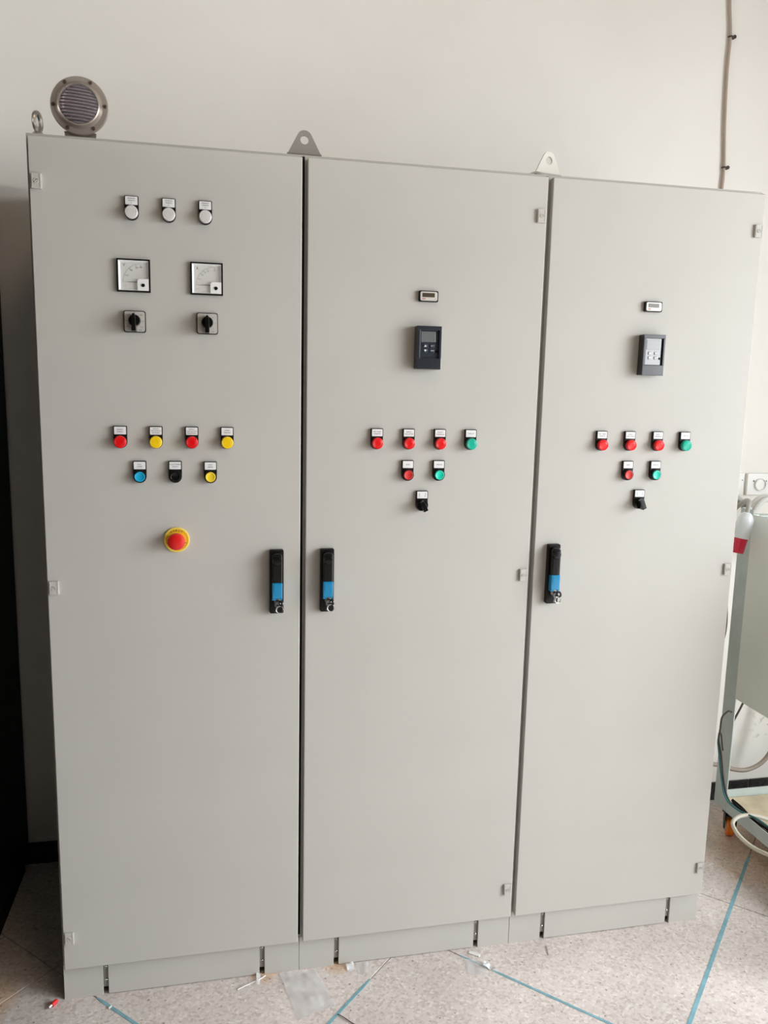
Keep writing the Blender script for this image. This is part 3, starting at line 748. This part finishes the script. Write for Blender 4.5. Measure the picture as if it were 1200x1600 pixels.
# ---------------------------------------------------------------- dark cabinet at the far left
D = thing('dark_cabinet', 'dark cabinet at the left edge across the narrow gap', 'cabinet', (-0.62, 0, 0))
b = new_bm(); box(b, -0.40, 0.398, -1.43, 0.645, 0.08, 2.125, 0.003); obj('body', b, DARKCAB, D)  # near-black, front stretched out of view to keep light off the gap
b = new_bm(); box(b, -0.398, 0.396, -1.452, -1.432, 0.085, 2.115, 0.003); obj('door', b, DARKCAB, D)
b = new_bm(); box(b, -0.39, 0.39, -1.41, 0.62, 0.0, 0.08); obj('plinth', b, BLACKM, D, smooth=False)

# ---------------------------------------------------------------- surface cable on the wall, with nail clips
cbl = thing('wall_cable', 'tan cable running down the wall above the right cabinet', 'cable', (2.09, Y1, 0))
b = new_bm(); tube(b, [(p[0]-2.09, -0.0075, p[1]) for p in ((2.052, 3.05), (2.068, 2.862), (2.081, 2.756), (2.080, 2.646), (2.087, 2.486), (2.098, 2.343), (2.097, 2.259), (2.092, 2.10), (2.090, 1.6), (2.092, 1.1), (2.090, 0.55), (2.090, 0.08))], 0.0050, 10)
obj('sheath', b, CONDUIT, cbl, ang=60)
for x, z in ((2.083, 2.751), (2.0985, 2.339)):
    b = new_bm()
    t = [(0.0078*math.cos(R(a)), -0.0075-0.0078*math.sin(R(a)), 0) for a in range(-10, 191, 20)]
    tube(b, t, 0.0026, 8, n=1)
    lathe(b, [(0.0055, 0), (0.0055, 0.008), (0.006, 0.009), (0.006, 0.012), (0.004, 0.0135), (0, 0.0135)], FRONT(0.0130, 0, 0.001), 14)
    obj('nail_clip', b, CLIPM, cbl, (x-2.09, 0, z))

# ---------------------------------------------------------------- sockets on the wall
so = thing('wall_socket', 'white plug socket in a square plate above the trolley', 'socket', (2.3490, Y1, 1.2480))
b = new_bm(); box(b, -0.0490, 0.0490, -0.012, 0, -0.0400, 0.0400, 0.003); obj('plate', b, WALLW, so)
b = new_bm(); lathe(b, [(0.0235, 0.010), (0.0235, 0.018), (0.021, 0.020), (0.019, 0.014), (0, 0.014)], FRONT(0.004, 0, -0.001), 32); obj('outlet', b, WALLW, so)
for x in (-0.0230, 0.0290):
    b = new_bm(); lathe(b, [(0.0030, 0), (0.003, 0.0015), (0, 0.0015)], FRONT(0, 0, 0), 12); obj('screw', b, mat('grey_screw', (0.12, 0.12, 0.12), 0.4, metal=0.6), so, (x, -0.012, 0.012))
so2 = thing('blanking_plate', 'white blank plate on the wall just left of the socket', 'wall plate', (2.2500, Y1, 1.2480))
b = new_bm(); box(b, -0.0420, 0.0400, -0.008, 0, -0.0400, 0.0400, 0.003); obj('plate', b, WALLW, so2)
b = new_bm(); lathe(b, [(0.0022, 0), (0.0022, 0.0012), (0, 0.0012)], FRONT(0.031, -0.008, 0.015), 12); obj('screw', b, MATS['grey_screw'], so2)

# ---------------------------------------------------------------- steel trolley
TX, TY0, TY1, TX1 = 2.150, -0.35, 0.470, 2.80
T = thing('steel_trolley', 'grey-green steel trolley on orange castors beside the right cabinet', 'trolley', (TX, TY1, 0))
def tloc(b): bmesh.ops.translate(b, verts=b.verts, vec=(-TX, -TY1, 0)); return b
for (px, py, sx, sy) in ((TX, TY1, 1, -1), (TX, TY0, 1, 1), (TX1, TY1, -1, -1), (TX1, TY0, -1, 1)):
    b = new_bm(); t = 0.004; wd = 0.066
    xa, xb = sorted((px, px+sx*t)); ya, yb = sorted((py, py+sy*wd)); box(b, xa, xb, ya, yb, 0.105, 1.192, 0.0008)
    xa, xb = sorted((px, px+sx*0.04)); ya, yb = sorted((py, py+sy*t)); box(b, xa, xb, ya, yb, 0.105, 1.192, 0.0008)
    obj('post', tloc(b), TROL, T)
for z0 in (0.105, 1.125):
    zz = z0 if z0 < 1 else z0+0.041
    for xx, xo in ((TX, 1), (TX1-0.004, -1)):
        b = new_bm(); box(b, xx, xx+0.004, TY0+0.067, TY1-0.067, z0, z0+0.045, 0.0008)
        xa, xb = sorted((xx+2*xo*0.0025, xx+xo*0.040)); box(b, xa, xb, TY0+0.006, TY1-0.006, zz, zz+0.004, 0.0008); obj('side_rail', tloc(b), TROL, T)
    for yy, yo in ((TY0, 1), (TY1-0.004, -1)):
        b = new_bm(); box(b, TX+0.0405, TX1-0.0405, yy, yy+0.004, z0, z0+0.045, 0.0008)
        ya, yb = sorted((yy+yo*0.0045, yy+yo*0.040)); box(b, TX+0.041, TX1-0.041, ya, yb, zz, zz+0.004, 0.0008); obj('cross_rail', tloc(b), TROL, T)
b = new_bm(); box(b, TX-0.004, TX-0.001, TY0+0.03, 0.402, 0.530, 1.178, 0.001)
box(b, TX-0.004, TX+0.02, 0.400, 0.402, 0.530, 1.178); box(b, TX-0.004, TX+0.02, TY0+0.03, 0.402, 0.530, 0.532)
obj('side_panel', tloc(b), TROLP, T)
b = new_bm(); box(b, TX+0.006, TX1-0.006, TY0+0.006, TY1-0.007, 0.1095, 0.1215, 0.001); obj('bottom_shelf', tloc(b), PLY, T)
for (px, py, rz) in ((TX+0.040, 0.425, R(62)), (TX+0.04, TY0+0.05, R(20)), (TX1-0.04, 0.412, R(-30)), (TX1-0.04, TY0+0.05, R(-30))):
    b = new_bm(); box(b, -0.030, 0.030, -0.032, 0.032, 0.100, 0.1045); lathe(b, [(0.020, 0.080), (0.020, 0.100), (0, 0.100)], None, 20)
    for s in (-1, 1):
        prism(b, [(-0.022, 0.088), (0.022, 0.088), (0.018, 0.050), (0.008, 0.024), (-0.008, 0.024), (-0.018, 0.050)], s*0.019-0.0015, s*0.019+0.0015)
    box(b, -0.022, 0.022, -0.0205, 0.0205, 0.078, 0.084)
    fk = obj('caster_fork', b, BLACK, T, (px-TX, py-TY1, 0), (0, 0, rz))
    b = new_bm(); lathe(b, [(0.020, -0.013), (0.029, -0.013), (0.0325, -0.009), (0.0330, 0), (0.0325, 0.009), (0.029, 0.013), (0.020, 0.013)], FRONT(0, 0, 0.0335), 40)
    lathe(b, [(0, -0.0115), (0.020, -0.0115), (0.0205, 0), (0.020, 0.0115), (0, 0.0115)], FRONT(0, 0, 0.0335), 32, mi=1); obj('wheel', b, [ORANGE, WALLW], fk)

# industrial plug hanging on the trolley post
pl = thing('industrial_plug', 'white and red industrial plug hanging at the trolley post', 'plug', (2.084, 0.375, 1.062))
Mp = Matrix.Rotation(R(9), 4, 'Y') @ Matrix.Diagonal((0.72, 0.72, 0.80, 1))
b = new_bm(); lathe(b, [(0.0, -0.010), (0.0245, -0.010), (0.0260, -0.004), (0.0262, 0.0), (0.0300, 0.055), (0.0, 0.055)], Mp, 32); obj('red_collar', b, PLUGR, pl)
b = new_bm(); lathe(b, [(0.0, 0.053), (0.0330, 0.053), (0.0335, 0.060), (0.0380, 0.110), (0.0350, 0.135), (0.0240, 0.155), (0.0120, 0.162), (0.0, 0.163)], Mp, 32); obj('grip', b, PLUGW, pl)
b = new_bm(); tube(b, [(0.020, 0.0, 0.126), (0.030, 0.008, 0.150), (0.052, 0.040, 0.160), (0.080, 0.100, 0.150), (0.100, 0.170, 0.115), (0.110, 0.215, 0.080)], 0.0075, 10); obj('cord', b, CABG, pl, ang=60)

# white and grey cable coil lying over the trolley top and wall hook
def cable(name, label, cat, pts, r, m, group=None, n=8):
    o = Vector(pts[0]); b = new_bm(); tube(b, [tuple(Vector(p)-o) for p in pts], r, 8, n=n)
    c = obj(name, b, m, None, tuple(o), ang=60); return tag(c, label, cat, group)
def coil(name, label, cx, cy, cz, rx, rz, r, m, turns=2, tilt=0.2):
    b = new_bm(); pts = []
    for k in range(int(28*turns)):
        a = 2*PI*k/28 + 1.0; s = 1 + 0.05*math.sin(k*0.37)
        pts.append((rx*s*math.cos(a), tilt*rx*math.sin(a) - 0.010*k/28, rz*s*math.sin(a)))
    tube(b, pts, r, 8, n=2)
    return tag(obj(name, b, m, None, (cx, cy, cz), ang=60), label, 'cable')
coil('coiled_cable', 'grey cable coil behind the plug and trolley post', 2.195, 0.618, 1.122, 0.085, 0.085, 0.0085, CABG, 2.6, 0.05)
coil('coiled_cable', 'white cable coil hanging over the trolley top', 2.325, 0.575, 1.116, 0.072, 0.092, 0.0095, CABW, 2.6, 0.06)

cable('loop_hose', 'taupe hose sagging in a deep curve along the wall behind the trolley', 'hose',
      [(2.205, 0.585, 1.035), (2.165, 0.530, 0.87), (2.143, 0.490, 0.75), (2.112, 0.485, 0.655), (2.083, 0.490, 0.582), (2.035, 0.515, 0.48), (2.020, 0.540, 0.385), (2.055, 0.556, 0.305), (2.12, 0.56, 0.26), (2.175, 0.56, 0.213), (2.235, 0.56, 0.196), (2.29, 0.56, 0.176), (2.345, 0.56, 0.170), (2.40, 0.56, 0.190), (2.437, 0.56, 0.232), (2.457, 0.56, 0.30), (2.472, 0.57, 0.42), (2.485, 0.57, 0.60), (2.47, 0.57, 0.85), (2.39, 0.58, 1.05)], 0.0085, HOSE)
cable('hanging_wire', 'dark wire hanging down beside the trolley post', 'wire',
      [(2.146, 0.415, 0.475), (2.122, 0.40, 0.485), (2.092, 0.388, 0.470), (2.083, 0.38, 0.430), (2.078, 0.375, 0.395), (2.088, 0.37, 0.345), (2.103, 0.36, 0.24), (2.114, 0.34, 0.185), (2.132, 0.30, 0.165), (2.150, 0.25, 0.168), (2.175, 0.20, 0.150), (2.22, 0.14, 0.128), (2.30, 0.10, 0.126)], 0.0032, DARKW)
cable('hanging_wire', 'thin teal wire running along the dark wire onto the trolley shelf', 'wire',
      [(2.084, 0.385, 0.415), (2.079, 0.38, 0.385), (2.083, 0.376, 0.350), (2.097, 0.366, 0.250), (2.107, 0.346, 0.190), (2.126, 0.305, 0.168), (2.148, 0.24, 0.172), (2.172, 0.19, 0.158), (2.215, 0.13, 0.130), (2.30, 0.09, 0.126)], 0.0030, TEALW)
cable('cut_wire', 'short cut wire end with red tip against the trolley post', 'wire', [(2.083, 0.383, 0.425), (2.093, 0.385, 0.405), (2.103, 0.39, 0.370), (2.110, 0.392, 0.345)], 0.0028, DARKW)
cable('loose_wire', 'black wire sticking out under the trolley side panel', 'wire', [(2.162, 0.430, 0.395), (2.166, 0.430, 0.425), (2.190, 0.430, 0.475), (2.215, 0.430, 0.53)], 0.0036, DARKW)
# black cable bundle on the bottom shelf, cream hose loop hanging over its rail
b = new_bm()
for k in range(4):
    tube(b, [(0.004*k+0.012*math.sin(i*0.9+k), -0.052*i, 0.0050+0.0045*(k % 2)+0.003*math.sin(i+k*2)) for i in range(7)], 0.0042, 6, n=4)
tag(obj('cable_bundle', b, BLACKM, None, (2.174, 0.420, 0.1255)), 'bundle of black cables lying on the trolley bottom shelf', 'cables')
cable('cream_hose', 'cream hose loop hanging over the trolley bottom rail', 'hose',
      [(2.36, 0.16, 0.130), (2.26, 0.225, 0.142), (2.17, 0.262, 0.165), (2.115, 0.272, 0.166), (2.078, 0.262, 0.155), (2.066, 0.235, 0.143), (2.064, 0.190, 0.135), (2.072, 0.140, 0.132), (2.086, 0.085, 0.140), (2.11, 0.02, 0.150), (2.18, -0.05, 0.160), (2.28, -0.06, 0.135)], 0.0068, CREAMH)

# ---------------------------------------------------------------- litter on the floor
def sheet(name, label, cat, corners, m, nx=16, ny=18, wob=0.006, seed=0.0, lift=0.001):
    c = Vector((sum(p[0] for p in corners)/4, sum(p[1] for p in corners)/4, 0)); t = new_bm(); g = []
    for j in range(ny+1):
        row = []
        for i in range(nx+1):
            u, v = i/nx, j/ny
            p = (Vector(corners[0])*(1-u)+Vector(corners[1])*u)*(1-v) + (Vector(corners[3])*(1-u)+Vector(corners[2])*u)*v
            edge = 1+0.02*noise.noise(Vector((p.x*40, p.y*40, seed+9)))
            h = lift + wob*max(0, abs(noise.noise(Vector((p.x*16, p.y*16, seed))))*0.9 + 0.6*abs(noise.noise(Vector((p.x*45, p.y*45, seed+3))))-0.12)
            row.append(t.verts.new((p.x*1.0-c.x, p.y-c.y, h)))
        g.append(row)
    for j in range(ny):
        for i in range(nx): t.faces.new((g[j][i], g[j][i+1], g[j+1][i+1], g[j+1][i]))
    t.normal_update()
    if t.faces and sum(f.normal.z for f in t.faces) < 0: bmesh.ops.reverse_faces(t, faces=t.faces)
    return tag(obj(name, t, m, None, (c.x, c.y, 0), ang=25), label, cat)
sheet('plastic_bag', 'large clear flat plastic bag on the floor before the cabinet joint', 'plastic bag', [(0.540, 0.017), (0.640, 0.012), (0.676, -0.122), (0.575, -0.155)], FILM, wob=0.010)
sheet('plastic_film', 'small clear film scrap lying over the teal joint', 'plastic film', [(1.052, -0.020), (1.100, -0.035), (1.098, -0.085), (1.046, -0.082)], FILM, 10, 10, 0.006, 4)
sheet('crumpled_film', 'shiny crumpled film twist at the start of the teal line', 'plastic film', [(1.098, -0.038), (1.112, -0.048), (1.128, -0.086), (1.092, -0.062)], FILMB, 10, 10, 0.022, 8)
sheet('crumpled_film', 'small bright film scrap touching the middle plinth panel', 'plastic film', [(0.722, 0.018), (0.744, 0.020), (0.742, -0.006), (0.724, -0.008)], FILMB, 8, 8, 0.014, 12)
sheet('plastic_film', 'clear film tatter beside the bright scrap by the middle plinth', 'plastic film', [(0.748, 0.018), (0.786, 0.014), (0.776, -0.030), (0.752, -0.024)], FILM, 8, 8, 0.010, 15)
sheet('crumpled_film', 'thin film wisp in the left plinth slot', 'plastic film', [(0.480, 0.022), (0.492, 0.022), (0.486, -0.022), (0.478, -0.020)], FILMB, 6, 8, 0.016, 19)
def bit(name, label, cat, pts, r, m): return cable(name, label, cat, pts, r, m, n=5)
bit('cable_tie', 'curved white cable tie offcut before the left cabinet plinth', 'cable tie', [(0.429, -0.023, 0.002), (0.455, -0.012, 0.003), (0.485, 0.000, 0.004), (0.504, 0.013, 0.003)], 0.0014, WALLW)
bit('wire_offcut', 'thin dark wire offcut beside the middle teal line', 'wire', [(0.676, -0.152, 0.002), (0.690, -0.168, 0.003), (0.712, -0.192, 0.002), (0.735, -0.205, 0.002)], 0.0011, DARKW)
bit('floor_splinter', 'thin grey splinter on the floor before the right cabinet', 'offcut', [(1.300, -0.010, 0.0015), (1.297, -0.025, 0.002), (1.292, -0.045, 0.0015)], 0.0010, CABG)
b = new_bm(); box(b, -0.016, 0.016, -0.006, 0.006, 0, 0.0025, 0.0006); tag(obj('plastic_chip', b, WALLW, None, (1.086, -0.004, 0), (0, 0, R(-38))), 'cream plastic sliver by the right slot of the middle plinth', 'offcut')
b = new_bm(); lathe(b, [(0.0028, 0), (0.0028, 0.012), (0, 0.012)], None, 12, mi=1); lathe(b, [(0, 0.010), (0.0058, 0.010), (0.0058, 0.024), (0.0045, 0.027), (0, 0.027)], None, 14)
tag(obj('wire_ferrule', b, [mat('ferrule_red', (0.75, 0.03, 0.03), 0.4), WALLW], None, (-0.040, -0.006, 0.0057), (R(90), 0, R(145))), 'tiny red and white wire ferrule on the floor at left', 'ferrule')
b = new_bm(); box(b, -0.005, 0.005, -0.002, 0.002, 0, 0.0025, 0.0005); tag(obj('plastic_crumb', b, WALLW, None, (0.110, -0.026, 0.0008), (0, 0, R(50))), 'white crumb on the teal line at lower left', 'crumb')
